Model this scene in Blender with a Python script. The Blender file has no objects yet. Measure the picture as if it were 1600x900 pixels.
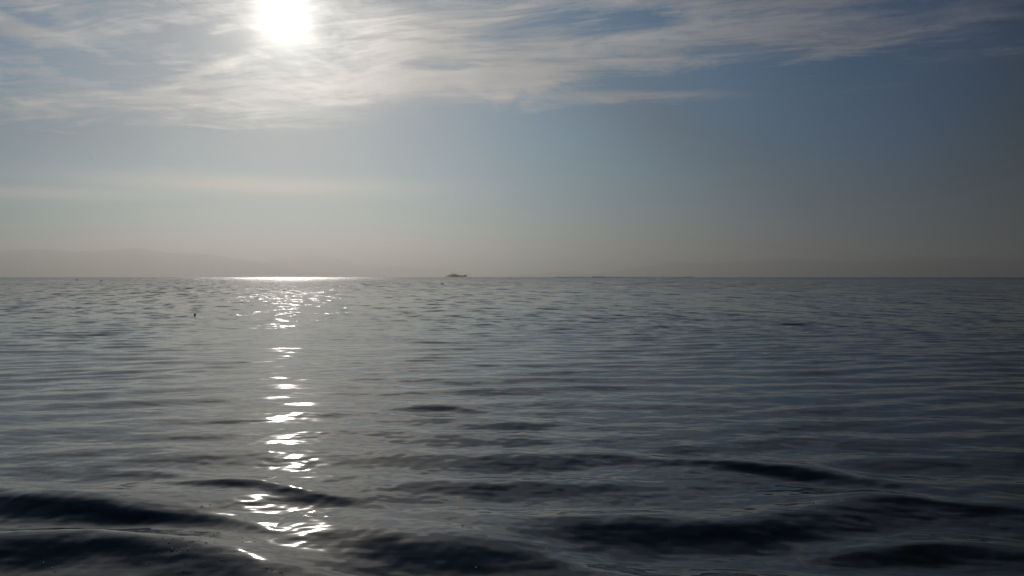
import bpy, bmesh, math, random
import numpy as np
from mathutils import Vector

R = math.radians
sc = bpy.context.scene
COL = sc.collection
F = 1305.0            # focal length in photograph pixels (1600 wide)
CAM_H = 1.5
EARTH = 6371000.0
EYE_Y = 432.0         # photograph row of eye level

# ------------------------------------------------------------------ camera
cd = bpy.data.cameras.new("camera")
cam = bpy.data.objects.new("camera", cd)
COL.objects.link(cam)
sc.camera = cam
cd.sensor_width = 36.0
cd.lens = 36.0 * F / 1600.0
cd.clip_start = 0.05
cd.clip_end = 120000.0
cam.location = (0, 0, CAM_H)
cam.rotation_euler = (R(90) - math.atan((450 - EYE_Y) / F), 0, 0)

# ------------------------------------------------------------------ exposure
EXPO = -2.5
sc.view_settings.view_transform = 'Standard'
sc.view_settings.look = 'None'
sc.view_settings.gamma = 1.0
sc.view_settings.exposure = EXPO
sc.cycles.use_denoising = True
sc.cycles.sample_clamp_direct = 60.0
sc.cycles.sample_clamp_indirect = 30.0
sc.cycles.volume_bounces = 0
sc.cycles.max_bounces = 8
sc.cycles.volume_step_rate = 5.0

# ------------------------------------------------------------------ sun direction
def azel(px, py):
    u, v = (px - 800) / F, (EYE_Y - py) / F
    return math.degrees(math.atan(u)), math.degrees(math.atan(v * math.cos(math.atan(u))))
SUN_AZ, SUN_EL = azel(446, 32)
sdir = Vector((math.sin(R(SUN_AZ)) * math.cos(R(SUN_EL)), math.cos(R(SUN_AZ)) * math.cos(R(SUN_EL)), math.sin(R(SUN_EL))))
sl = bpy.data.lights.new("sun", 'SUN')
sl.energy = 4.5
sl.angle = R(0.5)
sl.color = (1.0, 0.93, 0.83)
so = bpy.data.objects.new("sun", sl)
COL.objects.link(so)
so.rotation_euler = (-sdir).to_track_quat('-Z', 'Y').to_euler()

# ------------------------------------------------------------------ node expressions
class X:
    nt = None
    def __init__(s, sock): s.s = sock
    @staticmethod
    def m(op, *a, clamp=False):
        n = X.nt.nodes.new('ShaderNodeMath'); n.operation = op; n.use_clamp = clamp
        for i, v in enumerate(a):
            if isinstance(v, X): X.nt.links.new(v.s, n.inputs[i])
            else: n.inputs[i].default_value = v
        return X(n.outputs[0])
    def __add__(s, o): return X.m('ADD', s, o)
    __radd__ = __add__
    def __sub__(s, o): return X.m('SUBTRACT', s, o)
    def __rsub__(s, o): return X.m('SUBTRACT', o, s)
    def __mul__(s, o): return X.m('MULTIPLY', s, o)
    __rmul__ = __mul__
    def __truediv__(s, o): return X.m('DIVIDE', s, o)
    def __rtruediv__(s, o): return X.m('DIVIDE', o, s)
def smooth(x, a, b):
    n = X.nt.nodes.new('ShaderNodeMapRange'); n.interpolation_type = 'SMOOTHSTEP'
    X.nt.links.new(x.s, n.inputs['Value'])
    n.inputs['From Min'].default_value = a; n.inputs['From Max'].default_value = b
    return X(n.outputs[0])
def vec(x, y, z):
    n = X.nt.nodes.new('ShaderNodeCombineXYZ')
    for i, v in enumerate((x, y, z)):
        if isinstance(v, X): X.nt.links.new(v.s, n.inputs[i])
        else: n.inputs[i].default_value = v
    return n.outputs[0]
def noise(v, scale, detail=4, rough=0.55, dist=0.0, color=False):
    n = X.nt.nodes.new('ShaderNodeTexNoise')
    X.nt.links.new(v, n.inputs['Vector'])
    n.inputs['Scale'].default_value = scale; n.inputs['Detail'].default_value = detail
    n.inputs['Roughness'].default_value = rough; n.inputs['Distortion'].default_value = dist
    if color:
        s = X.nt.nodes.new('ShaderNodeSeparateXYZ'); X.nt.links.new(n.outputs['Color'], s.inputs[0])
        return X(s.outputs[0]), X(s.outputs[1]), X(s.outputs[2])
    return X(n.outputs[0])
def ramp(x, pts):      # pts: (position, (r,g,b))
    n = X.nt.nodes.new('ShaderNodeValToRGB'); e = n.color_ramp.elements
    X.nt.links.new(x.s, n.inputs[0])
    n.color_ramp.interpolation = 'LINEAR'
    while len(e) < len(pts): e.new(0.5)
    for i, (p, c) in enumerate(pts):
        e[i].position = p; e[i].color = (*c, 1)
    return n.outputs[0]
def curve(x, x0, x1, y0, y1, pts):
    n = X.nt.nodes.new('ShaderNodeFloatCurve'); c = n.mapping.curves[0]
    ps = [((px - x0) / (x1 - x0), (py - y0) / (y1 - y0)) for px, py in pts]
    while len(c.points) < len(ps): c.points.new(0.5, 0.5)
    for i, p in enumerate(ps): c.points[i].location = p
    n.mapping.update()
    X.nt.links.new(((x - x0) / (x1 - x0)).s, n.inputs['Value'])
    return X(n.outputs[0]) * (y1 - y0) + y0
def mixc(f, a, b, mode='MIX'):
    n = X.nt.nodes.new('ShaderNodeMix'); n.data_type = 'RGBA'; n.blend_type = mode
    n.clamp_result = False
    for sock, v in ((n.inputs[0], f), (n.inputs[6], a), (n.inputs[7], b)):
        if isinstance(v, X): X.nt.links.new(v.s, sock)
        elif isinstance(v, (float, int)): sock.default_value = v
        elif isinstance(v, tuple): sock.default_value = (*v, 1)
        else: X.nt.links.new(v, sock)
    return n.outputs[2]
def srgb(r, g, b):
    f = lambda c: ((c / 255 + 0.055) / 1.055) ** 2.4 if c > 10 else c / 255 / 12.92
    return (f(r), f(g), f(b))

# ------------------------------------------------------------------ world: clear sky, cirrus veil, aureole
w = bpy.data.worlds.new("World"); sc.world = w; w.use_nodes = True
X.nt = nt = w.node_tree
bg = nt.nodes['Background']
BG = 0.1
bg.inputs[1].default_value = BG
K = 2 ** (-EXPO) / BG          # display-linear radiance -> background colour
sky = nt.nodes.new('ShaderNodeTexSky'); sky.sky_type = 'NISHITA'; sky.sun_disc = False
sky.sun_elevation = R(SUN_EL); sky.sun_rotation = R(SUN_AZ)
sky.air_density = 1.0; sky.dust_density = 1.2; sky.ozone_density = 1.5
tc = nt.nodes.new('ShaderNodeTexCoord')
sp = nt.nodes.new('ShaderNodeSeparateXYZ'); nt.links.new(tc.outputs['Generated'], sp.inputs[0])
dx, dy, dz = (X(sp.outputs[i]) for i in range(3))
DEG = 180 / math.pi
az = X.m('ARCTAN2', dx, dy) * DEG
el = X.m('ARCSINE', dz) * DEG
cost = dx * sdir.x + dy * sdir.y + dz * sdir.z
th = X.m('ARCCOSINE', X.m('MINIMUM', cost, 1.0)) * DEG      # degrees from the sun
def ell(px, py, rx, ry, rot=0.0, wob=None):
    a0, e0 = azel(px, py); c, s = math.cos(R(rot)), math.sin(R(rot))
    k = 0.0439 * math.cos(R(a0)) ** 2
    u, v = az - a0, (el if wob is None else wob) - e0
    p = (u * c + v * s) / (rx * k); q = (v * c - u * s) / (ry * k)
    return X.m('EXPONENT', (p * p + q * q) * -1.0)

# planar cloud-deck coordinates
zz = X.m('MAXIMUM', dz, 0.0) + 0.05
cx, cy = dx / zz, dy / zz
wp = noise(vec(cx * 0.5, cy * 0.5, 3.0), 1.0, 3, 0.5, color=True)
wx, wy = wp[0] - 0.5, wp[1] - 0.5
shx = cx + cy * 0.25 + wx * 0.9
shy = cy - cx * 0.22 + wy * 0.9
nbig = noise(vec(shx * 0.6, shy * 0.9, 0.7), 1.0, 5, 0.55)
nfine = noise(vec(shx * 2.4, shy * 2.3, 5.1), 1.0, 10, 0.72, 0.5)
nwisp = noise(vec(shx * 4.5 + shy * 7.5, shy * 1.4 - shx * 1.2, 9.3), 1.0, 10, 0.72, 0.7)
edge = curve(az, -180, 180, 0, 40, [(-180, 14), (-70, 12)] + [azel(*p) for p in
       ((-250, 200), (0, 178), (150, 172), (300, 182), (450, 186), (560, 176), (650, 152), (800, 152), (930, 150), (1060, 130), (1180, 112), (1330, 104), (1480, 88), (1620, 70), (1800, 60))] + [(70, 20), (180, 14)])
wel = el + wy * 3.0 + (nfine - 0.5) * 5.0 + (nwisp - 0.5) * 3.0
rise = smooth(wel - edge, -1.0, 1.7)
over = 1.0 - smooth(el, 19.0, 40.0) * 0.92        # the veil thins out overhead
nmix = nbig * 0.36 + nfine * 0.36 + nwisp * 0.28
dens = rise * over * (0.38 + (nmix - 0.5) * 7.5)
w2 = el + (nfine - 0.5) * 0.9 + (nwisp - 0.5) * 0.5
for a in ((1010, 151, 150, 7, -1, .50), (930, 160, 70, 4, 3, .2), (1230, 125, 80, 2.6, 5, .28), (1360, 140, 60, 2.2, 3, .16),
          (330, 110, 100, 9, 26, .35), (470, 140, 260, 28, 4, .35), (90, 70, 230, 30, -12, .35), (720, 70, 210, 55, 0, .45),
          (800, 120, 260, 22, 7, .35), (450, 176, 110, 7, 0, .25), (320, 197, 50, 3, 0, .35), (110, 163, 70, 3, 1, .25),
          (1250, 5, 220, 9, 0, .35), (1130, 60, 170, 30, 0, .20), (1420, 45, 200, 22, 6, .22), (1080, 10, 120, 10, 0, .2),
          (470, 197, 60, 3, 0, .25),
          (200, 112, 150, 26, -3, -.55), (30, 22, 60, 12, -14, -.6), (690, 105, 90, 9, -4, -.5), (780, 62, 50, 16, 8, -.35),
          (300, 55, 70, 14, -14, -.3), (1010, 30, 90, 13, 6, -.45), (900, 22, 60, 6, 4, -.3), (1130, 118, 150, 14, 4, -.35), (1300, 110, 160, 16, 8, -.25)):
    dens = dens + ell(*a[:5], wob=w2) * (a[5] * 1.5)
dens = X.m('MULTIPLY', dens, 1.0, clamp=True)
cloudcol = ramp(th / 60.0, [(0, (.9, .88, .84)), (.035, (.85, .82, .77)), (.08, (.62, .59, .55)), (.15, (.40, .385, .365)), (.25, (.30, .292, .286)),
                            (.36, (.245, .243, .25)), (.48, (.165, .172, .19)), (.58, (.115, .128, .152)), (.75, (.064, .078, .108)), (1, (.045, .058, .09))])
# clear-sky radiance: the physical sky, scaled down gently away from the sun side
dim = ramp(th / 60.0, [(0, (.24, .38, .60)), (.13, (.22, .39, .72)), (.27, (.18, .60, 1.22)), (.34, (.12, .67, 1.32)), (.48, (.08, .68, 1.36)), (.68, (.03, .46, 1.02)), (.80, (.04, .26, .42)), (1, (.05, .18, .22))])
clear = mixc(1.0, sky.outputs[0], dim, "MULTIPLY")
shade = 1.0 - ell(1060, 205, 270, 58, -27) * 0.24 - ell(110, 205, 240, 60, 8) * 0.24      # air lying in the clouds' shadow
clear = mixc(1.0, clear, vec(shade, shade, shade), "MULTIPLY")
low = X.m('MAXIMUM', ell(400, 290, 240, 16, 0, wob=el + (nfine - 0.5) * 0.8), ell(60, 302, 260, 12, 2, wob=el + (nfine - 0.5) * 0.8) * 0.7)
cl = mixc(1.0, cloudcol, (K * 1.12, K * 1.12, K * 1.12), 'MULTIPLY')
clear = mixc(low * 0.45, clear, (K * .80, K * .66, K * .53))
thick = 1.0 + (nfine - 0.5) * 0.9 + (nwisp - 0.5) * 0.9      # thicker and thinner strands
cl = mixc(1.0, cl, vec(thick, thick, thick), 'MULTIPLY')
col = mixc(dens * 0.85, clear, cl)
# forward scattering round the sun
glow = X.m('EXPONENT', (th * th) * (-1 / 1.5 ** 2)) * 1.1 + X.m('EXPONENT', th * (-1 / 2.5)) * 0.95 + X.m('EXPONENT', th * (-1 / 5.0)) * 0.16 
gcol = mixc(1.0, (K, K * .94, K * .82), vec(glow, glow, glow), 'MULTIPLY')
col = mixc(1.0, col, gcol, 'ADD')
nt.links.new(col, bg.inputs[0])

# ------------------------------------------------------------------ helpers
def px2az(px): return math.atan((px - 800) / F)
def drop(r): return -r * r / (2 * EARTH)
def material(name):
    m = bpy.data.materials.new(name); m.use_nodes = True
    X.nt = m.node_tree
    return m, m.node_tree.nodes['Principled BSDF']
def flatmat(name, rgb, rough=0.8, var=0.25, scale=1.0):
    m, p = material(name); nt = m.node_tree
    t = nt.nodes.new('ShaderNodeTexCoord')
    n = noise(t.outputs['Object'], scale, 4, 0.6)
    lo = tuple(c * (1 - var) for c in rgb); hi = tuple(c * (1 + var) for c in rgb)
    nt.links.new(mixc(n, lo, hi), p.inputs['Base Color'])
    p.inputs['Roughness'].default_value = rough
    return m
def tag(o, label=None, cat=None, group=None, kind=None):
    if label: o['label'] = label
    if cat: o['category'] = cat
    if group: o['group'] = group
    if kind: o['kind'] = kind
    return o
def link(name, me, mat=None, parent=None):
    o = bpy.data.objects.new(name, me); COL.objects.link(o)
    if mat is not None and me is not None and not me.materials: me.materials.append(mat)
    if parent is not None: o.parent = parent
    return o
def npmesh(name, V, Q, smooth_=True):
    me = bpy.data.meshes.new(name)
    V = np.asarray(V, np.float32); Q = np.asarray(Q, np.int32)
    me.vertices.add(len(V)); me.vertices.foreach_set('co', V.ravel())
    k = Q.shape[1]
    me.loops.add(Q.size); me.loops.foreach_set('vertex_index', Q.ravel())
    me.polygons.add(len(Q))
    me.polygons.foreach_set('loop_start', np.arange(0, Q.size, k, dtype=np.int32))
    me.polygons.foreach_set('loop_total', np.full(len(Q), k, dtype=np.int32))
    if smooth_: me.polygons.foreach_set('use_smooth', np.ones(len(Q), bool))
    me.update(calc_edges=True); me.validate()
    return me
def gridquads(nr, nc, wrap=False):
    i, j = np.meshgrid(np.arange(nr - 1), np.arange(nc if wrap else nc - 1), indexing='ij')
    j2 = (j + 1) % nc
    return np.stack([i * nc + j, i * nc + j2, (i + 1) * nc + j2, (i + 1) * nc + j], -1).reshape(-1, 4)

# ------------------------------------------------------------------ water surface
rng = np.random.default_rng(11)
comps = []
for lam in np.r_[np.geomspace(0.07, 0.19, 34), np.geomspace(0.20, 4.2, 84)]:
    ang = R(-8) + rng.normal() * (R(14) if rng.random() < .68 else R(48))
    if lam > 0.9: ang = R(-16) + rng.normal() * R(11)
    k = 2 * math.pi / lam
    slope = 0.0142 * math.exp(-(math.log(lam / 0.62) / 0.85) ** 2) * (0.7 + 0.6 * rng.random())
    if lam < 0.2: slope = 0.0115 * (0.6 + 0.8 * rng.random()); ang = R(-12) + rng.normal() * R(32); k = 2 * math.pi / lam
    comps.append((lam, k * math.sin(ang), k * math.cos(ang), slope / k, rng.random() * 6.283))
# longer-crested waves running ashore: crest line (photo pixels), height, width front / back
def gp(px, py):
    y = CAM_H * F / (py - EYE_Y); return ((px - 800) / F * y, y)
RIDGES = [
    ([(-700, 742), (-300, 752), (-60, 770), (150, 790), (330, 812), (450, 832), (540, 850)], .044, .15, .28),
    ([(-200, 836), (60, 842), (170, 850), (290, 868), (400, 880), (445, 897), (600, 950)], .046, .27, .24),
    ([(230, 752), (330, 750), (420, 760), (540, 786), (640, 800)], .024, .085, .20),
    ([(440, 815), (600, 836), (760, 860), (900, 893), (1050, 930)], .044, .20, .26),
    ([(740, 708), (930, 712), (1150, 728), (1330, 752), (1500, 775), (1700, 800)], .038, .17, .26),
    ([(850, 816), (1050, 822), (1250, 814), (1420, 794), (1700, 806), (2000, 850)], .046, .24, .28),
    ([(120, 745), (220, 741), (340, 746)], .013, .07, .14),
    ([(590, 640), (680, 637), (800, 645)], .018, .10, .24),
    ([(1130, 772), (1300, 780), (1500, 798), (1680, 812)], .022, .12, .22),
    ([(1330, 700), (1520, 706), (1800, 722)], .024, .14, .26),
    ([(1240, 862), (1450, 858), (1800, 880)], .034, .18, .22),
    ([(850, 741), (885, 739.5), (925, 741)], .004, .036, .050),
]
def spline(pl):
    q = np.array([gp(*p) for p in pl]); fx = np.linspace(q[0, 0], q[-1, 0], 240); fy = np.interp(fx, q[:, 0], q[:, 1])
    n = 18; k = np.hanning(2 * n + 1); k /= k.sum()
    lead = fy[0] - (fy[1] - fy[0]) * np.arange(n, 0, -1); tail = fy[-1] + (fy[-1] - fy[-2]) * np.arange(1, n + 1)
    return fx, np.convolve(np.r_[lead, fy, tail], k, 'valid')
RIDGES = [(*spline(pl), h, f, b) for pl, h, f, b in RIDGES]
def height(x, y, dr=None):
    x = np.asarray(x, float); y = np.asarray(y, float)
    r = np.hypot(x, y)
    # slow drift of the phase lines and gusts keep the crests short and irregular
    wx_ = x + 0.35 * np.sin(y * 0.37 + 1.3) + 0.5 * np.sin(x * 0.21 + y * 0.13)
    wy_ = y + 0.22 * np.sin(x * 0.53 + 0.4) + 0.25 * np.sin(x * 0.19 - y * 0.31 + 2.0)
    g1 = 1 + 0.35 * np.sin(x * 0.11 + y * 0.05 + 1) + 0.3 * np.sin(x * 0.043 - y * 0.083 + 2.2) + 0.2 * np.sin(x * .31 + y * .23)
    g2 = 1 + 0.4 * np.sin(x * 0.47 - y * 0.29 + .5) * np.sin(y * .61 + x * .17)
    yy = np.maximum(y, 1.0)      # a calm slick lies off the shore, left of the middle
    slick = 1 - 0.48 * np.exp(-((x + 0.27 * yy) / (0.10 * yy + 0.8)) ** 2) * np.clip((r - 6.5) / 6, 0, 1) * np.clip((y > 0) * 1.0, 0, 1)
    g1 = g1 * slick; g2s = slick
    h = np.zeros_like(x)
    near = np.clip((r - 3.0) / 14.0, 0, 1)
    for lam, kx, ky, a, ph in comps:
        c = np.sin(kx * wx_ + ky * wy_ + ph)
        f = g2 * g2s if lam < 0.7 else g1
        if lam < 0.7: f = f * (0.5 + 0.5 * near)
        if dr is not None: f = f * np.clip((lam / dr - 3) / 3, 0, 1)
        h += a * f * c
    for fx, fy, H, wf, wb in RIDGES:
        L0, L1 = fx[0], fx[-1]
        m = (x > L0) & (x < L1) & (y > fy.min() - 2) & (y < fy.max() + 2.5)
        if not m.any(): continue
        X_, Y_ = x[m], y[m]
        u = (X_ - L0) / (L1 - L0)
        d = (Y_ - np.interp(X_, fx, fy)) * 0.9 + 0.045 * np.sin(X_ * 3.1 + H * 90) + 0.02 * np.sin(X_ * 7.3 + Y_)
        wf_ = wf * (1 + 0.3 * np.sin(X_ * 2.1 + H * 200)); wb_ = wb * (1 + 0.25 * np.sin(X_ * 1.7 + 2))
        taper = np.sin(np.pi * u) ** 0.7 * (1 + 0.2 * np.sin(X_ * 2.9 + H * 50))
        s_ = 1 / (1 + np.exp(-np.clip(d / 0.035, -30, 30)))
        prof = s_ * np.exp(-(d / wb_) ** 2) + (1 - s_) * np.exp(-(d / wf_) ** 2) - 0.22 * np.exp(-((d + 2.1 * wf_) / (1.3 * wf_)) ** 2)
        h[m] += H * taper * prof
    return h
NAZ, R0, R1, R2 = 860, 2.2, 70.0, 14000.0
azs = np.r_[np.linspace(R(-50), R(50), NAZ), np.linspace(R(50), R(310), 70)[1:-1]]
rads = np.r_[0.02, 1.1, np.geomspace(R0, R1, 1060), np.geomspace(R1, R2, 260)[1:]]
AA, RR = np.meshgrid(azs, rads)
drr = np.maximum(np.gradient(rads)[:, None] * np.ones_like(AA), np.maximum(RR * R(100) / NAZ, np.where(np.abs(AA) > R(50.01), RR * 0.065, 0)))
WX, WY = RR * np.sin(AA), RR * np.cos(AA)
WZ = height(WX, WY, drr) + drop(RR)
V = np.stack([WX, WY, WZ], -1).reshape(-1, 3)
Q = gridquads(len(rads), len(azs), True)[:, ::-1]
water_me = npmesh("water", V, Q)
wm, p = material("water_surface"); nt = wm.node_tree
p.inputs['Base Color'].default_value = (0.030, 0.028, 0.022, 1)
p.inputs['IOR'].default_value = 1.333
geo = nt.nodes.new('ShaderNodeNewGeometry')
gs = nt.nodes.new('ShaderNodeSeparateXYZ'); nt.links.new(geo.outputs['Position'], gs.inputs[0])
gx, gy, gz = (X(gs.outputs[i]) for i in range(3))
rr = X.m('SQRT', gx * gx + gy * gy)
def slopes(sx, sy, seed, det=2):
    a, b, _ = noise(vec(gx * sx + gy * sx * 0.3, gy * sy, seed), 1.0, det, 0.5, color=True)
    return (a - 0.5) * 2.0, (b - 0.5) * 2.0
# ripples too short for the mesh, by wavelength; each takes over where the mesh stops resolving it
bands = [(1 / .30, 1 / .10, 1.7, (5, 16, .18, .07)), (1 / .6, 1 / .25, 4.4, (10, 36, 0.0, .46)), (1 / .8, 1 / 2.6, 7.1, (14, 40, 0.0, .46)), (1 / 1.5, 1 / 8.0, 8.8, (38, 90, 0.0, .46)),
         (1 / 1.7, 1 / 26, 12.1, (90, 200, 0, .30)), (1 / 6, 1 / 220, 15.3, (250, 900, 0, .22))]
SX = SY = None
for sx, sy, seed, (ra, rb, va, vb) in bands:
    a, b = slopes(sx, sy, seed)
    amp = smooth(rr, ra, rb) * (vb - va) + va
    tx, ty = a * amp * 0.9, b * amp
    SX, SY = (tx, ty) if SX is None else (SX + tx, SY + ty)
slk = 1.0 - X.m('EXPONENT', ((gx + gy * 0.27) / (gy * 0.10 + 0.8)) * ((gx + gy * 0.27) / (gy * 0.10 + 0.8)) * -1.0) * (1.0 - smooth(rr, 60.0, 130.0)) * 0.3
cat = smooth(noise(vec(gx / 5.0, gy / 160.0, 31.0), 1.0, 3, 0.75), 0.36, 0.66)      # cat's paws of wind far out
nt.links.new((smooth(rr, 140.0, 650.0) * (cat * 0.15 + 0.035) + 0.055).s, p.inputs['Roughness'])
gust = noise(vec(gx * .012, gy * .006, 2.0), 1.0, 3, 0.6)
gf = smooth(gust, 0.35, 0.65) * 0.7 + 0.65
gf = gf * slk
SX, SY = SX * gf, SY * gf + smooth(rr, 12.0, 100.0) * 0.035
ns = nt.nodes.new('ShaderNodeSeparateXYZ'); nt.links.new(geo.outputs['Normal'], ns.inputs[0])
nv = vec(X(ns.outputs[0]) - SX, X(ns.outputs[1]) - SY, X(ns.outputs[2]))
nn = nt.nodes.new('ShaderNodeVectorMath'); nn.operation = 'NORMALIZE'; nt.links.new(nv, nn.inputs[0])
nt.links.new(nn.outputs[0], p.inputs['Normal'])
water = tag(link("water", water_me, wm), "dark rippled sea reaching to the horizon", kind='structure')

# ------------------------------------------------------------------ hills across the water
def profile(pts, a):
    xs = np.array([px2az(p[0]) for p in pts]); es = np.array([(EYE_Y - p[1]) / F * math.cos(px2az(p[0])) for p in pts])
    return np.interp(a, xs, es)
def nz(a, seed, base, octv=6):
    r_ = np.random.default_rng(seed); o = np.zeros_like(a)
    for i in range(octv):
        for _ in range(2): o += np.sin(a * base * 2 ** i * (0.8 + .4 * r_.random()) + r_.random() * 6.28) * 0.5 ** i
    return o
hm = flatmat("hill_scrub", (0.06, 0.07, 0.045), 0.95, 0.5, 0.004)
def hills(name, dist, pts, a0, a1, seed, label):
    n, mrows = 700, 34
    a = np.linspace(R(a0), R(a1), n); e = profile(pts, a) + nz(a, seed, 45) * 0.0010
    e = np.maximum(e, 0.0)
    top = e * dist + dist * dist / (2 * EARTH) * 0 + CAM_H
    t = np.linspace(-1, 1, mrows)[:, None]
    prof = np.maximum(1 - np.abs(t) ** 1.3, 0)
    rad = dist + t * 4000 + nz(a, seed + 1, 25)[None, :] * 200
    spur = 1 + 0.22 * nz(a, seed + 2, 90, 3)[None, :] * (np.abs(t) * (1 - np.abs(t)))
    # heights follow the sight line, so the crest keeps its outline though the ridge wanders in depth
    z = top[None, :] * prof * spur
    z = np.where(np.abs(t) > 0.999, -130.0, z + drop(dist) * (1 - prof))
    A = np.broadcast_to(a, rad.shape)
    Vh = np.stack([rad * np.sin(A), rad * np.cos(A), z], -1).reshape(-1, 3)
    me = npmesh(name, Vh, gridquads(mrows, n)[:, ::-1])
    return tag(link(name, me, hm), label, kind='structure')
hills("hills", 30000, [(-900, 396), (-400, 388), (-200, 398), (0, 393), (44, 391), (92, 391), (120, 393), (170, 388), (200, 388), (240, 391), (300, 394), (340, 401), (380, 405), (420, 412), (470, 420), (560, 428), (620, 433)], -52, -6, 3, "hazy mountain ridge on the left horizon")
hills("hills.001", 37000, [(330, 433), (380, 415), (430, 405), (455, 403), (480, 402), (510, 401), (535, 403), (560, 411), (600, 414), (640, 418), (700, 423), (760, 427), (850, 433)], -21, 4, 8, "fainter hills under the sun glare")
hills("hills.002", 32000, [(780, 433), (860, 427), (950, 423), (1000, 417), (1050, 412), (1110, 409), (1180, 405), (1250, 408), (1300, 406), (1400, 407), (1500, 404), (1600, 402), (1800, 396), (2100, 404), (2600, 420)], 0, 52, 15, "long low hazy hills on the right horizon")

# ------------------------------------------------------------------ haze
def box_mesh(name, x0, y0, z0, x1, y1, z1):
    bm = bmesh.new()
    v = [bm.verts.new(p) for p in ((x0, y0, z0), (x1, y0, z0), (x1, y1, z0), (x0, y1, z0), (x0, y0, z1), (x1, y0, z1), (x1, y1, z1), (x0, y1, z1))]
    for f in ((3, 2, 1, 0), (4, 5, 6, 7), (0, 1, 5, 4), (1, 2, 6, 5), (2, 3, 7, 6), (3, 0, 4, 7)): bm.faces.new([v[i] for i in f])
    me = bpy.data.meshes.new(name); bm.to_mesh(me); bm.free(); return me
hz = bpy.data.materials.new("haze_air"); hz.use_nodes = True; nt = hz.node_tree
nt.nodes.remove(nt.nodes['Principled BSDF'])
pv = nt.nodes.new('ShaderNodeVolumePrincipled')
pv.inputs['Color'].default_value = (0.97, 0.945, 0.91, 1)
pv.inputs['Density'].default_value = 0.000092
pv.inputs['Anisotropy'].default_value = 0.66
nt.links.new(pv.outputs[0], nt.nodes['Material Output'].inputs['Volume'])
tag(link("haze", box_mesh("haze", -42000, -16000, -140, 45000, 45000, 1180), hz), "thin pale sea haze", kind='stuff')

#@@OBJ
# ------------------------------------------------------------------ placing things by distance
def at(px, dist, z=None):
    a = px2az(px)
    return Vector((dist * math.sin(a), dist * math.cos(a), drop(dist) if z is None else z))
def on_water(px, py):
    d = CAM_H / max((py - EYE_Y) / F * math.cos(px2az(px)), 1e-5)
    a = px2az(px); tilt = (EYE_Y - py) / F * math.cos(a)
    for _ in range(12):
        x, y = d * math.sin(a), d * math.cos(a)
        h = float(height(np.array([x]), np.array([y]), np.array([max(d * .0033, .01)]))[0]) + drop(d)
        d = 0.5 * d + 0.5 * (CAM_H - h) / -tilt
    return Vector((d * math.sin(a), d * math.cos(a), h)), d
def bm_obj(name, bm, mat, parent=None, smooth_=True):
    me = bpy.data.meshes.new(name); bm.normal_update(); bm.to_mesh(me); bm.free()
    if smooth_: me.polygons.foreach_set('use_smooth', np.ones(len(me.polygons), bool))
    return link(name, me, mat, parent)
def empty(name, loc, rz=0.0):
    o = bpy.data.objects.new(name, None); COL.objects.link(o)
    o.location = loc; o.rotation_euler = (0, 0, rz); o.empty_display_size = .1
    return o
def box(bm, x0, y0, z0, x1, y1, z1):
    v = [bm.verts.new(p) for p in ((x0, y0, z0), (x1, y0, z0), (x1, y1, z0), (x0, y1, z0), (x0, y0, z1), (x1, y0, z1), (x1, y1, z1), (x0, y1, z1))]
    for f in ((3, 2, 1, 0), (4, 5, 6, 7), (0, 1, 5, 4), (1, 2, 6, 5), (2, 3, 7, 6), (3, 0, 4, 7)): bm.faces.new([v[i] for i in f])
def rings(bm, rows, n=12, axis='z'):        # rows: (centre, ra, rb); closed lofted body
    R_ = []
    for c, ra, rb in rows:
        row = []
        for i in range(n):
            t = 2 * math.pi * i / n; a, b = ra * math.cos(t), rb * math.sin(t)
            p = {'z': (a, b, 0), 'x': (0, a, b), 'y': (a, 0, b)}[axis]
            row.append(bm.verts.new((c[0] + p[0], c[1] + p[1], c[2] + p[2])))
        R_.append(row)
    for r0, r1 in zip(R_, R_[1:]):
        for i in range(n): bm.faces.new((r0[i], r0[(i + 1) % n], r1[(i + 1) % n], r1[i]))
    bm.faces.new(R_[0][::-1]); bm.faces.new(R_[-1])
    bmesh.ops.recalc_face_normals(bm, faces=bm.faces)
def clone(o, loc, rz=None, sc_=None, label=None):
    c = o.copy(); COL.objects.link(c); c.location = loc
    if rz is not None: c.rotation_euler = (0, 0, rz)
    if sc_ is not None: c.scale = sc_ if hasattr(sc_, '__len__') else (sc_,) * 3
    if label: c['label'] = label
    for ch in o.children:
        d = ch.copy(); COL.objects.link(d); d.parent = c
        for g in ch.children:
            e = g.copy(); COL.objects.link(e); e.parent = d
    return c

# ------------------------------------------------------------------ the islet
ID = 3900.0; MP = ID / F
m_rock = flatmat("islet_rock", (0.16, 0.15, 0.13), 0.9, .4, .3)
m_stone = flatmat("old_stone_wall", (0.27, 0.24, 0.22), 0.9, .2, .4)
m_tile = flatmat("roof_tile", (0.17, 0.10, 0.08), 0.85, .3, .6)
m_leaf = flatmat("dark_foliage", (0.045, 0.06, 0.03), 0.8, .5, .5)
m_bark = flatmat("bark", (0.09, 0.07, 0.05), 0.9, .3, 1.0)
m_dark = flatmat("tarred_wood", (0.03, 0.028, 0.026), 0.7, .3, 1.0)
m_glass = flatmat("dark_window", (0.02, 0.02, 0.025), 0.2, .1, 1.0)
isl0 = at(713.5, ID); irz = -px2az(713.5)
def ground_mesh():
    n, k = 90, 9; Vg = []
    r_ = np.random.default_rng(5)
    for j in range(k + 1):
        q = j / k
        for i in range(n):
            t = 2 * math.pi * i / n
            wob = 1 + .07 * math.sin(3 * t + 1) + .05 * math.sin(7 * t) + .03 * math.sin(13 * t + 2)
            s_ = (1 - q) * wob
            z = -1.2 + 4.6 * (1 - (1 - q) ** 3) * (1 + .15 * math.sin(5 * t + q * 4)) + r_.random() * .25
            Vg.append((56 * s_ * math.cos(t), 24 * s_ * math.sin(t), z))
    return npmesh("islet", Vg, gridquads(k + 1, n, True))
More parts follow.
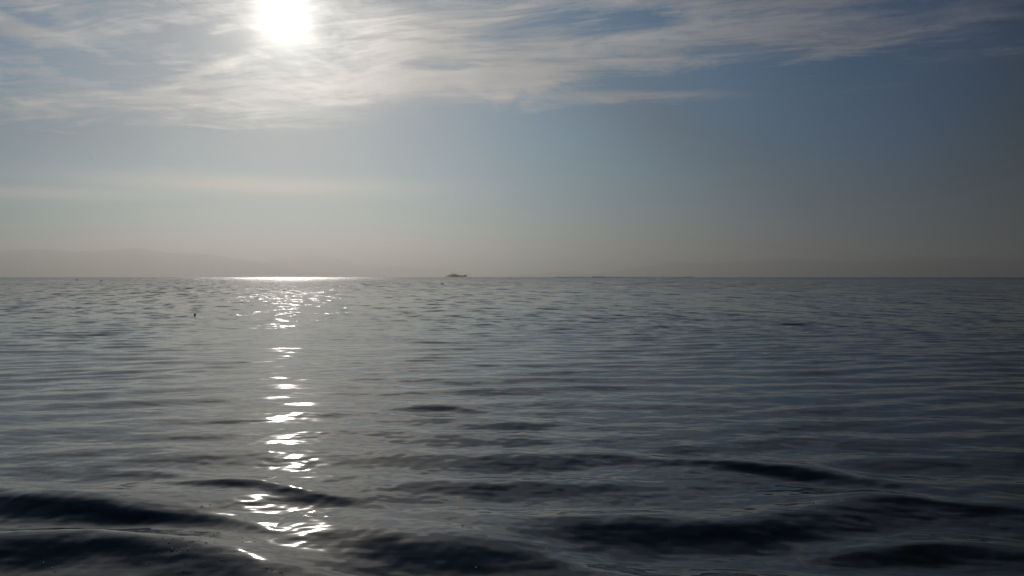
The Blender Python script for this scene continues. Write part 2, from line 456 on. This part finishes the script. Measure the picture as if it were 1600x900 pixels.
isl = tag(link("islet", ground_mesh(), m_rock), "low rocky islet on the horizon", kind='structure')
isl.location = isl0; isl.rotation_euler = (0, 0, irz)
def ipt(px, fwd=0.0, z=2.2):
    q = isl0.copy(); lx = (px - 713.5) * MP
    return q + Vector((lx * math.cos(irz) - fwd * math.sin(irz), lx * math.sin(irz) + fwd * math.cos(irz), z))
b = tag(empty("stone_building", ipt(711, 0, 1.8), irz), "grey stone building with pitched roof and mast on the tree-covered islet", "building")
bm = bmesh.new(); box(bm, -14, -6, 0, 9, 6, 8.4); box(bm, 9.003, -5, 0, 17, 5, 5.6); bm_obj("wall", bm, m_stone, b, False)
def gable(bm, x0, x1, hw, z0, z1):
    v = [bm.verts.new(p) for p in ((x0, -hw, z0), (x0, hw, z0), (x0, 0, z1), (x1, -hw, z0), (x1, hw, z0), (x1, 0, z1))]
    for f in ((0, 1, 2), (5, 4, 3), (0, 2, 5, 3), (1, 4, 5, 2), (0, 3, 4, 1)): bm.faces.new([v[i] for i in f])
bm = bmesh.new(); gable(bm, -14.5, 9.4, 6.6, 8.404, 11.4); rf = bm_obj("roof", bm, m_tile, b, False)
bm = bmesh.new(); box(bm, 1.0, 1.0, 9.5, 2.6, 2.6, 12.6); bm_obj("chimney", bm, m_stone, rf, False)
bm = bmesh.new(); gable(bm, 9.41, 17.4, 5.5, 5.604, 8.4); bm_obj("roof", bm, m_tile, b, False)
bm = bmesh.new(); box(bm, -13.5, -9.4, 0, -9.9, -6.003, 13.5); tw = bm_obj("tower", bm, m_stone, b, False)
bm = bmesh.new(); rings(bm, [((-11.7, -7.7, 13.5), 2.6, 2.6), ((-11.7, -7.7, 16.5), .12, .12)], 4); bm_obj("spire", bm, m_tile, tw, False)
bm = bmesh.new(); rings(bm, [((-11.7, -7.7, 16.4), .35, .35), ((-11.7, -7.7, 21.5), .22, .22)], 6); bm_obj("mast", bm, m_dark, tw)
for wx0 in (-7.5, -3.5, .5, 4.5):
    for wz in (1.6, 5.2):
        bm = bmesh.new(); box(bm, wx0, -6.06, wz, wx0 + 1.3, -5.95, wz + 1.8); bm_obj("window", bm, m_glass, b, False)
def crown_mesh(seed, rx, h, conif=False):
    r_ = random.Random(seed); bm = bmesh.new()
    lobes = [(Vector((r_.uniform(-.5, .5) * rx, r_.uniform(-.5, .5) * rx, h * r_.uniform(.42, .82))), rx * r_.uniform(.42, .68)) for _ in range(7)]
    for _ in range(650):
        c, rad = r_.choice(lobes); d = Vector((r_.gauss(0, 1), r_.gauss(0, 1), r_.gauss(0, .8))).normalized()
        q = c + d * rad * (r_.random() ** .4)
        s_ = r_.uniform(.35, .8); u = Vector((r_.gauss(0, 1), r_.gauss(0, 1), r_.gauss(0, 1))).normalized(); v_ = u.orthogonal().normalized()
        bm.faces.new([bm.verts.new(q + u * s_), bm.verts.new(q + v_ * s_ * .7), bm.verts.new(q - u * s_), bm.verts.new(q - v_ * s_ * .7)])
    me = bpy.data.meshes.new("crown"); bm.to_mesh(me); bm.free(); return me
def tree(px, fwd, h, rx, seed, label, z=1.2):
    t = tag(empty("broadleaf_tree", ipt(px, fwd, z), seed), label, "tree", "trees on the islet")
    bm = bmesh.new(); rings(bm, [((0, 0, -1), .55, .55), ((.15, 0, h * .3), .4, .4), ((0, .2, h * .62), .18, .18)], 7); bm_obj("trunk", bm, m_bark, t)
    link("crown", crown_mesh(seed, rx, h), m_leaf, t)
for a in ((697.6, -4, 4.2, 3.2, 1, "lowest small tree at the left tip of the islet"),
          (701.0, -2, 8.5, 4.6, 2, "left tree of the islet, beside the tiny leftmost one"),
          (703.8, -3, 10.8, 5.0, 3, "taller dark tree just left of the stone building's mast"),
          (706.0, -8, 6.5, 4.0, 4, "short tree in front of the building tower on the islet"),
          (717.6, -7, 6.2, 4.0, 5, "short tree at the right end of the stone building"),
          (720.6, -2, 9.4, 4.9, 6, "round-topped tree standing alone right of the stone building"),
          (722.9, -3, 6.0, 3.8, 7, "low tree filling the gap between right-hand islet trees"),
          (725.4, -2, 9.2, 4.3, 8, "left one of the close tree pair near the islet's right tip"),
          (727.2, 2, 10.6, 3.8, 9, "tallest tree of the clump near the islet's right tip"),
          (729.4, -2, 8.6, 3.6, 10, "tree at the far right tip of the islet")):
    tree(*a)

# ------------------------------------------------------------------ line of floats and rafts along the horizon
FD = 1600.0; FP = FD / F
def raft(px0, px1, h, label, name="low_raft"):
    L = (px1 - px0) * FP; t = tag(empty(name, at((px0 + px1) / 2, FD), -px2az((px0 + px1) / 2)), label, "raft")
    bm = bmesh.new(); box(bm, -L / 2, -2.2, -.3, L / 2, 2.2, h * .55); bm_obj("deck", bm, m_dark, t, False)
    n = max(int(L / 2.6), 2); r_ = random.Random(int(px0))
    bm = bmesh.new(); rings(bm, [((0, 0, 0), .28, .28), ((0, 0, 1), .2, .2)], 7)
    p0 = bm_obj("post", bm, m_dark, t)
    for i in range(n):
        c = p0 if i == 0 else p0.copy()
        if i: COL.objects.link(c); c.parent = t
        c.location = (-L / 2 + .4 + (L - .8) * i / (n - 1), r_.uniform(-1.6, 1.6), h * .5); c.scale = (1, 1, h * r_.uniform(.35, .9))
raft(868, 880.5, 1.5, "thin dark raft, leftmost of the low shapes right of the islet")
raft(925, 943, 2.3, "longest and darkest low raft on the horizon right of the islet")
raft(1071, 1081.5, 1.6, "short dark raft at the right end of the line of floats")
bm = bmesh.new(); rings(bm, [((-.95, 0, 0), .25, .25), ((-.8, 0, 0), .58, .58), ((0, 0, 0), .66, .66), ((.8, 0, 0), .58, .58), ((.95, 0, 0), .25, .25)], 12, 'x')
flo = bm_obj("barrel_float", bm, m_dark)
r_ = random.Random(4); k = 0
for px0, px1, st, lb, gr in ((882, 921, 2.1, "dark barrel float in the row between the leftmost raft and the longest raft", "floats left of the longest raft"),
                     (944, 976, 2.0, "dark barrel float in the tight row just right of the longest raft", "floats just right of the longest raft"),
                     (978, 1016, 4.2, "dark barrel float in the loosening row well right of the longest raft", "loosely spaced floats"),
                     (1020, 1070, 6.5, "widely spaced dark barrel float just left of the rightmost raft", "widely spaced floats by the rightmost raft")):
    px = px0
    while px < px1:
        loc = at(px, FD + r_.uniform(-40, 40)); loc.z += .3; rz = r_.uniform(-.6, .6) - px2az(px); s_ = r_.uniform(.8, 1.35)
        if k == 0: flo.location = loc; flo.rotation_euler = (0, 0, rz); flo.scale = (s_,) * 3; c = flo
        else: c = clone(flo, loc, rz, s_)
        tag(c, lb, 'float', gr)
        k += 1; px += st * r_.uniform(.7, 1.3)

# ------------------------------------------------------------------ water birds, bird in flight, fishing float
m_feather = flatmat("dark_feather", (0.035, 0.033, 0.03), 0.7, .3, 30)
m_bill = flatmat("bill_horn", (0.12, 0.10, 0.06), 0.5, .2, 30)
def waterbird(px, py, rz, label, first=None, s_=1.0):
    loc, d = on_water(px, py)
    if first is not None: return clone(first, loc, rz, s_, label)
    t = tag(empty("waterbird", loc, rz), label, "bird"); t.scale = (s_,) * 3
    bm = bmesh.new()
    rings(bm, [((-.27, 0, .10), .01, .01), ((-.20, 0, .075), .05, .03), ((-.08, 0, .055), .10, .08), ((.06, 0, .05), .10, .09), ((.15, 0, .07), .07, .075),
               ((.185, 0, .13), .04, .035), ((.20, 0, .19), .03, .026), ((.215, 0, .235), .04, .036), ((.245, 0, .262), .036, .034), ((.275, 0, .265), .012, .012)], 12, 'x')
    bm_obj("body", bm, m_feather, t)
    bm = bmesh.new(); rings(bm, [((.268, 0, .262), .014, .010), ((.33, 0, .252), .006, .003)], 8, 'x'); bm_obj("bill", bm, m_bill, t)
    for sgn in (-1, 1):
        bm = bmesh.new(); rings(bm, [((.08, sgn * .085, .09), .006, .02), ((-.04, sgn * .098, .10), .014, .045), ((-.20, sgn * .045, .105), .005, .012)], 8, 'x'); bm_obj("wing", bm, m_feather, t)
    return t
wb = waterbird(120.5, 437.8, .6, "dark water bird far out near the left edge, left of a pair", None, 2.1)
waterbird(158.5, 439.0, 2.6, "dark water bird far out, right of the pair near the left edge", wb, 1.9)
waterbird(690.0, 443.4, .3, "tiny dark water bird below the islet, left of two", wb, .8)
waterbird(692.6, 443.4, 2.9, "tiny dark water bird below the islet, right of two", wb, .85)
def flying_bird(px, py, dist):
    a = px2az(px); e = (EYE_Y - py) / F * math.cos(a)
    t = tag(empty("flying_bird", (dist * math.sin(a), dist * math.cos(a), CAM_H + dist * e), 2.4), "small dark bird flying low in the sky at the left", "bird")
    bm = bmesh.new(); rings(bm, [((-.28, 0, .0), .05, .008), ((-.15, 0, 0), .03, .02), ((0, 0, 0), .055, .055), ((.12, 0, .005), .045, .045), ((.18, 0, .015), .035, .035), ((.215, 0, .01), .008, .008)], 10, 'x')
    bm_obj("body", bm, m_feather, t)
    for sgn in (-1, 1):
        bm = bmesh.new(); rows = [((.0, sgn * .03, .02), .10, .018), ((.03, sgn * .22, .09), .085, .012), ((-.03, sgn * .42, .10), .05, .008), ((-.12, sgn * .55, .07), .01, .003)]
        rings(bm, rows, 8, 'y'); bm_obj("wing", bm, m_feather, t)
flying_bird(144, 248.5, 260)
loc, d = on_water(304, 493.2)
m_black = flatmat("black_plastic", (0.012, 0.012, 0.012), 0.45, .2, 40)
fl = tag(empty("fishing_float", loc, .4), "small upright black float bobbing alone on the open water at the left", "float")
fl.rotation_euler = (R(6), R(10), .4)
bm = bmesh.new(); rings(bm, [((0, 0, -.03), .02, .02), ((0, 0, -.01), .034, .034), ((0, 0, .025), .040, .040), ((0, 0, .06), .034, .034), ((0, 0, .078), .014, .014)], 16); bm_obj("body", bm, m_black, fl)
bm = bmesh.new(); rings(bm, [((0, 0, .076), .010, .010), ((0, 0, .108), .008, .008)], 10); bm_obj("neck", bm, m_black, fl)

# ------------------------------------------------------------------ bubbles and drifting scraps
mb = bpy.data.materials.new("bubble_film"); mb.use_nodes = True; X.nt = nt = mb.node_tree
nt.nodes.remove(nt.nodes['Principled BSDF'])
tr = nt.nodes.new('ShaderNodeBsdfTransparent'); gl = nt.nodes.new('ShaderNodeBsdfGlossy'); fr = nt.nodes.new('ShaderNodeFresnel'); mx = nt.nodes.new('ShaderNodeMixShader')
gl.inputs['Roughness'].default_value = .22; fr.inputs['IOR'].default_value = 1.6
nt.links.new(fr.outputs[0], mx.inputs[0]); nt.links.new(tr.outputs[0], mx.inputs[1]); nt.links.new(gl.outputs[0], mx.inputs[2]); nt.links.new(mx.outputs[0], nt.nodes['Material Output'].inputs['Surface'])
bm = bmesh.new()
prof = [(1.0, -.05), (1.0, .18), (.95, .40), (.80, .64), (.55, .84), (.28, .95)]
NB = 14; Rr = [[bm.verts.new((r0 * math.cos(2 * math.pi * i / NB), r0 * math.sin(2 * math.pi * i / NB), z0)) for i in range(NB)] for r0, z0 in prof]
for p0, p1 in zip(Rr, Rr[1:]):
    for i in range(NB): bm.faces.new((p0[i], p0[(i + 1) % NB], p1[(i + 1) % NB], p1[i]))
top = bm.verts.new((0, 0, .99))
for i in range(NB): bm.faces.new((Rr[-1][i], Rr[-1][(i + 1) % NB], top))
bub = bm_obj("bubble", bm, mb)
tag(bub, "tiny clear bubble floating among others on the dark water at lower left", "bubble", "bubbles on the dark water at lower left")
r_ = random.Random(9)
BUB = [(252, 842, 1), (268, 844, 1), (283, 843, 1.2), (257, 846, .8), (262, 850, 1.1), (277, 857, .9), (282, 851, .8), (294, 847.5, 1), (299, 847.5, 1.2), (311, 841, .9), (310, 846, .7),
       (326, 842.5, .8), (320, 850, 1.3), (332, 836, .8), (338, 835, 1.2), (266, 862, 1.7), (273, 863, .8), (284, 861.5, 1.1), (291, 861.5, 1.2), (289, 854, .8), (288, 857, .6),
       (228, 855, 1), (246, 868, 1.1), (225, 845, .9), (334, 844, .7), (243, 881, .8), (226, 885, 1), (257, 886, .6), (287, 884, .9), (284, 894, 1), (316, 879, .9), (344, 878, 1), (350, 878.5, 1.1),
       (233, 877, .7), (64, 882, 1.2), (78, 890, 1), (82.5, 895, .9), (385, 882, .8), (415, 890, 1.2), (424, 892, 1), (436, 896, 1.1), (439, 897, 1), (280, 842, .6), (248, 845, .6), (271, 856, .5), (305, 852, .6), (243, 832, .7), (373, 874, .5)]
OWN = {(64, 882): "bubble near the bottom left corner, highest of three", (78, 890): "bubble near the bottom left corner, middle of three",
       (82.5, 895): "bubble near the bottom left corner, lowest of three",
       (385, 882): "bubble on the lowest dark wave's crest, first from the left of five", (415, 890): "bubble on the lowest dark wave's crest, second from the left of five",
       (424, 892): "bubble on the lowest dark wave's crest, third from the left of five", (436, 896): "bubble on the lowest dark wave's crest, fourth from the left of five",
       (439, 897): "bubble on the lowest dark wave's crest, rightmost of five", (266, 862): "largest bubble of the lower left cluster, at its lower edge",
       (332, 836): "left bubble of the pair at the top of the lower left cluster", (338, 835): "right bubble of the pair at the top of the lower left cluster",
       (344, 878): "left bubble of the pair on the dark wave below the cluster", (350, 878.5): "right bubble of the pair on the dark wave below the cluster",
       (284, 894): "lowest bubble under the lower left cluster, at the bottom edge", (320, 850): "bubble at the right end of the lower left cluster"}
for i, (px, py, s_) in enumerate(BUB):
    loc, d = on_water(px, py); s_ *= .0052
    if i == 0: bub.location = loc; bub.scale = (s_,) * 3
    else: c = clone(bub, loc, r_.random() * 6, s_); own = OWN.get((px, py))
    if i and own:
        c['label'] = own; del c['group']
for px, py, s_, lb in ((313.5, 793, 1.3, "bright bubble glinting beside the glitter path, left end of a short trail"), (326.5, 790, 1.0, "bright bubble glinting beside the glitter path, right end of a short trail"),
                       (722.5, 822, 1.0, "lone bubble on smooth dark water right of the sun glitter"), (744, 890, 1.0, "lone bubble on the dark wave near the bottom edge")):
    loc, d = on_water(px, py); c = clone(bub, loc, 0, s_ * .0062, lb)
    if 'group' in c: del c['group']
m_scrap = flatmat("wet_scrap", (0.02, 0.016, 0.012), 0.5, .4, 60)
def scrap(px, py, s_, label):
    loc, d = on_water(px, py); r2 = random.Random(int(px)); bm = bmesh.new(); n = 11
    lo = []; hi = []
    for i in range(n):
        t = 2 * math.pi * i / n; q = r2.uniform(.6, 1.15)
        lo.append(bm.verts.new((q * math.cos(t), .6 * q * math.sin(t), -.1))); hi.append(bm.verts.new((.9 * q * math.cos(t), .54 * q * math.sin(t), .22 + r2.uniform(-.08, .18))))
    for i in range(n): bm.faces.new((lo[i], lo[(i + 1) % n], hi[(i + 1) % n], hi[i]))
    bm.faces.new(lo[::-1]); bm.faces.new(hi)
    o = bm_obj("leaf_scrap", bm, m_scrap); o.location = loc; o.scale = (s_,) * 3; o.rotation_euler = (0, 0, r2.random() * 3)
    tag(o, label, "leaf scrap")
scrap(64.5, 768.4, .007, "tiny black scrap afloat above the dark wave at the left edge")
scrap(127.6, 764.4, .007, "tiny black scrap afloat, second from the left edge above the dark wave")
scrap(395.5, 612, .010, "tiny black scrap afloat left of the sun glitter in mid water")
